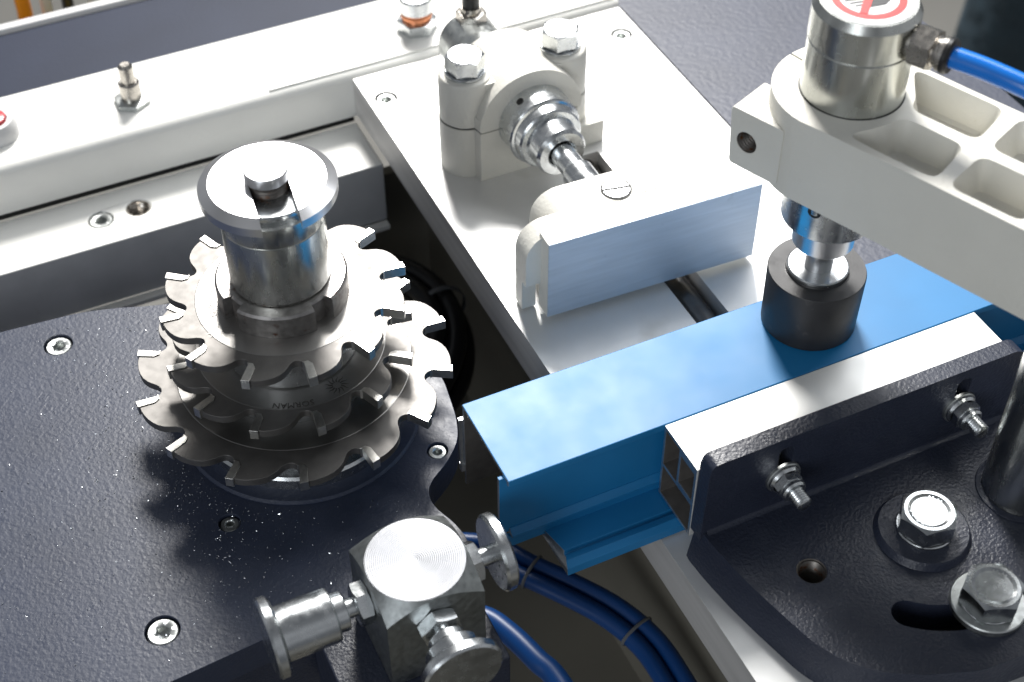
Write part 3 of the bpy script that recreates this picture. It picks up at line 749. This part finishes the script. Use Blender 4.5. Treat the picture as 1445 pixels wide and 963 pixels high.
for k in range(4):
    x0 = -8.0 + k * 1.45; y0 = -1.4 - k * 1.45
    prism(bm, [(x0, y0), (x0 + 0.2, y0 - 0.75), (1.0, y0 + 1.15), (0.8, y0 + 1.9)], [], 186.45, 186.56 , MS)
obj('hand_symbol', bm, 'sticker_black', st)
fd = Vector((0.47, -0.88, 0.0)).normalized(); fo_ = Vector((PX, PY, 176.8)) + fd * 15.0
A = AX(fo_, fd, 0.3)
bm = NB(); ring(bm, [(0, 0), (5.2, 0), (5.2, 2.8), (0, 2.8)], A, 32); hexhead(bm, 12.4, 7.4, AX(fo_ + fd * 2.6, fd, 0.5), both=True)
ring(bm, [(0, 9), (5.4, 9), (5.4, 10.2), (4.9, 10.6), (4.9, 11.4), (5.6, 11.8), (5.6, 13.4), (0, 13.4)], A, 32); ft = obj('hose_fitting', bm, 'nickel', cy)
bm = NB(); ring(bm, [(0, 13.2), (5.9, 13.3), (5.9, 14.6), (5.2, 15.6), (0, 15.6)], A, 32); obj('release_ring', bm, 'black_plastic', ft)
h0 = fo_ + fd * 14
bm = NB(); tube(bm, spline([h0, h0 + Vector((6, -10, -0.2)), h0 + Vector((14, -24, -1.5)), h0 + Vector((28, -44, -5)), h0 + Vector((52, -70, -14))], 10), 3.5, 20)
tag(obj('blue_air_hose', bm, 'blue_hose'), 'bright blue air hose plugged into the clamp cylinder', 'hose')
rb = thing('rubber_foot', (PX, PY, 45.7), 'black round rubber foot pressing on the blue profile', 'rubber foot')
A = AX((PX, PY, 0))
bm = NB(); ring(bm, [(0, 45.75), (17.3, 45.75), (17.7, 46.3), (18.1, 70.8), (17.8, 71.5), (11.6, 71.5), (11.4, 72.0), (0, 72.0)], A, 80); obj('rubber_body', bm, 'rubber', rb)
bm = NB(); ring(bm, [(0, 72), (11.2, 72), (11.4, 72.4), (11.3, 73.2), (10.8, 73.6), (5.4, 73.7), (0, 73.7)], A, 64); obj('washer', bm, 'zinc', rb)

# ------------------------------------------------------------------ turret stop
TXc, TYc = 8.1, -100.4
t = thing('turret_stop', (TXc, TYc, -1), 'square steel turret stop with round bright top and three plungers', 'turret stop')
rf = polyr(4, 17.4); zc = lambda a: 40.0 - (rf(a) - 17.0) * 0.86
bm = NB(); ring(bm, [(0, -1), (rf, -1), (rf, zc), (17.0, 40.0)], AX((TXc, TYc, 0)), 96); obj('block', bm, 'block_steel', t, ang=20)
bm = NB(); ring(bm, [(17.0, 39.95), (16.9, 40.08), (0.35, 40.1), (0, 40.0)], AX((TXc, TYc, 0)), 96); obj('top_face', bm, 'turned_aluminium', t, base=(TXc, TYc, 0))
ZP = 26.8
def plunger(d, body, label, stud=0.0, start=17.4):
    dv = Vector(d); P = Vector((TXc, TYc, ZP)) + dv * start; A = AX(P, d, 0.25)
    e = NB(); hexhead(e, 13.2, 5.2, A, both=True); n_ = obj('hex_nut', e, 'zinc', t, base=P)
    s0 = 5.0 + stud
    e = NB(); ring(e, [(0, 4), (3.4, 4), (3.4, s0 + 3), (0, s0 + 3)], A, 28); obj('stud', e, 'zinc', n_)
    if body:
        e = NB(); ring(e, [(0, s0 + 2), (6.6, s0 + 2), (6.9, s0 + 2.4), (6.9, s0 + 5.8), (6.4, s0 + 6.2), (9.2, s0 + 6.2), (9.6, s0 + 6.8), (9.6, s0 + body + 6.2), (0, s0 + body + 6.2)], A, 56)
        obj('plunger_body', e, 'zinc', n_, ang=26); s0 += body + 6.2
    else: s0 += 2.5
    e = NB(); ring(e, [(0, s0 - 0.2), (13.0, s0 - 0.2), (14.0, s0 + 0.8), (14.0, s0 + 3.4), (13.2, s0 + 4.2), (0, s0 + 4.4)], A, 72)
    obj('stop_disc', e, 'zinc', n_, ang=26)
plunger((-1, 0, 0), 19.0, '', 1.6)
plunger((1, 0, 0), 0, '', 3.0)
plunger((0, -1, 0), 6.4, '', 0.6)
bm = NB(); box(bm, -26, 32, -124, -80.6, -40, -1.4); tag(obj('turret_carrier', bm, 'dark_cast', bevel=0.8, base=(3, -102, -40)), 'dark block below the turret stop', 'carrier')

# ------------------------------------------------------------------ hoses below
t = thing('hose_coil', (60, 100, -80), 'coil of black hoses in the opening behind the saw blades', 'hose coil')
for k, (dr, dz) in enumerate(((0, 0), (-10, 2), (-4, 9), (-14, 11))):
    pts = [Vector((52 + (66 + dr) * cos(radians(a)), 128 + (66 + dr) * sin(radians(a)), -96 + dz + 3 * sin(radians(a * 2 + k * 40)))) for a in range(-130, 131, 6)]
    bm = NB(); tube(bm, pts, 5.0); obj('hose', bm, 'black_plastic', t)
for a in (2, 58):
    ctr = Vector((52 + 59 * cos(radians(a)), 128 + 59 * sin(radians(a)), -91)); d = Vector((-sin(radians(a)), cos(radians(a)), 0))
    bm = NB(); ring(bm, [(13.6, -1.4), (14.2, -1.4), (14.2, 1.4), (13.6, 1.4), (13.6, -1.4)], AX(ctr, d), 32); obj('cable_tie', bm, 'tie_plastic', t)
t = thing('blue_hose_bundle', (95, -46, -104), 'pair of blue hoses, darkened for shade, tied together below the profile', 'hose')
path = [(30, 6, -100), (54, -2, -100), (73, -13, -100), (84, -29, -100), (96, -46, -100), (107, -64, -100), (114, -82, -101), (116, -100, -102), (115, -130, -104), (108, -180, -108)]
sp_ = spline(path, 8)
for s_ in (-1, 1):
    pts = []
    for i, p in enumerate(sp_):
        d = (sp_[min(i + 1, len(sp_) - 1)] - sp_[max(i - 1, 0)]).normalized(); pts.append(p + d.cross(Z3).normalized() * 4.1 * s_)
    bm = NB(); tube(bm, pts, 4.0, 18); obj('hose', bm, 'shaded_blue_hose', t)
for i in (25, 46):
    d = (sp_[i + 1] - sp_[i - 1]).normalized(); sd_ = d.cross(Z3).normalized()
    bm = NB(); pts = [sp_[i] + sd_ * (8.6 * cos(a)) + sd_.cross(d) * (4.6 * sin(a)) for a in [2 * pi * k / 40 for k in range(41)]]
    tube(bm, pts, 0.8, 6); obj('cable_tie', bm, 'tie_plastic', t)
bm = NB(); tube(bm, spline([(20, -24, -100), (40, -34, -100), (56, -43, -100), (63, -56, -100), (68, -73, -100), (72, -88, -101), (74, -140, -104)], 8), 5.0, 18)
tag(obj('thick_blue_hose', bm, 'shaded_blue_hose'), 'thicker single blue hose, darkened for shade, near the bottom edge', 'hose')

# ------------------------------------------------------------------ metal chips lying on the table
bm = NB(); rnd = random.Random(3)
def in_table(x, y): return x < 30 and hypot(x - SX, y - SY) > 49 and -78 < y < 100 and x > -150
cnt = 0
while cnt < 2600:
    if rnd.random() < 0.6: x = rnd.gauss(-48, 22); y = rnd.gauss(10, 52)
    else: x = rnd.uniform(-150, 30); y = rnd.uniform(-78, 100)
    if not in_table(x, y): continue
    s = 0.8 * min(1.1, 0.14 + rnd.expovariate(6.5)); a = rnd.uniform(0, 6.28); n = Vector((rnd.gauss(0, .3), rnd.gauss(0, .3), 1))
    M = AX((x, y, 0.12 + s * 0.15), n, a); asp = rnd.uniform(0.35, 1)
    v = [bm.verts.new(M @ Vector(p)) for p in ((-s, 0, 0), (0, -s * asp * .6, 0), (s, 0, 0), (0, s * asp * .6, 0), (0, 0, s * 0.4))]
    for f in ((0, 1, 4), (1, 2, 4), (2, 3, 4), (3, 0, 4), (3, 2, 1, 0)): bm.faces.new([v[i] for i in f])
    cnt += 1
o = obj('metal_chips', bm, 'chip_metal', ang=1); o['kind'] = 'stuff'; o['label'] = 'fine bright metal chips scattered over the dark table'; o['category'] = 'chips'

# ------------------------------------------------------------------ person behind the machine (only trouser legs in view)
def person():
    sd = Vector((R2.x, R2.y, 0)).normalized(); base = Vector((1010, 640, 0)) + sd * 95
    vs, es, rad = [], [], []
    def add(p, r, par=None):
        vs.append(tuple(p * K)); rad.append(r * K)
        if par is not None: es.append((par, len(vs) - 1))
        return len(vs) - 1
    f = Vector((-FW.x, -FW.y, 0)).normalized()
    pel = add(base + Vector((0, 0, 60)), 150)
    wst = add(base + Vector((0, 0, 210)), 140, pel)
    for s in (-1, 1):
        h = add(base + sd * 85 * s + Vector((0, 0, 0)), 105, pel)
        th = add(base + sd * 100 * s + f * 25 + Vector((0, 0, -180)), 92, h)
        k = add(base + sd * 108 * s + f * 30 + Vector((0, 0, -400)), 72, th)
        c = add(base + sd * 112 * s + f * 5 + Vector((0, 0, -560)), 70, k)
        an = add(base + sd * 115 * s + Vector((0, 0, -790)), 58, c)
        add(base + sd * 120 * s + f * 110 + Vector((0, 0, -815)), 38, an)
    me = bpy.data.meshes.new('person'); me.from_pydata(vs, es, [])
    o = bpy.data.objects.new('person', me); COL.objects.link(o); me.materials.append(MATS['denim'])
    sk = o.modifiers.new('skin', 'SKIN'); sk.use_smooth_shade = True
    for i, r in enumerate(rad): me.skin_vertices[0].data[i].radius = (r, r)
    me.skin_vertices[0].data[0].use_root = True
    ss = o.modifiers.new('sub', 'SUBSURF'); ss.levels = 2; ss.render_levels = 2
    tag(o, 'person in dark blue trousers standing behind the machine, top right corner', 'person')
person()
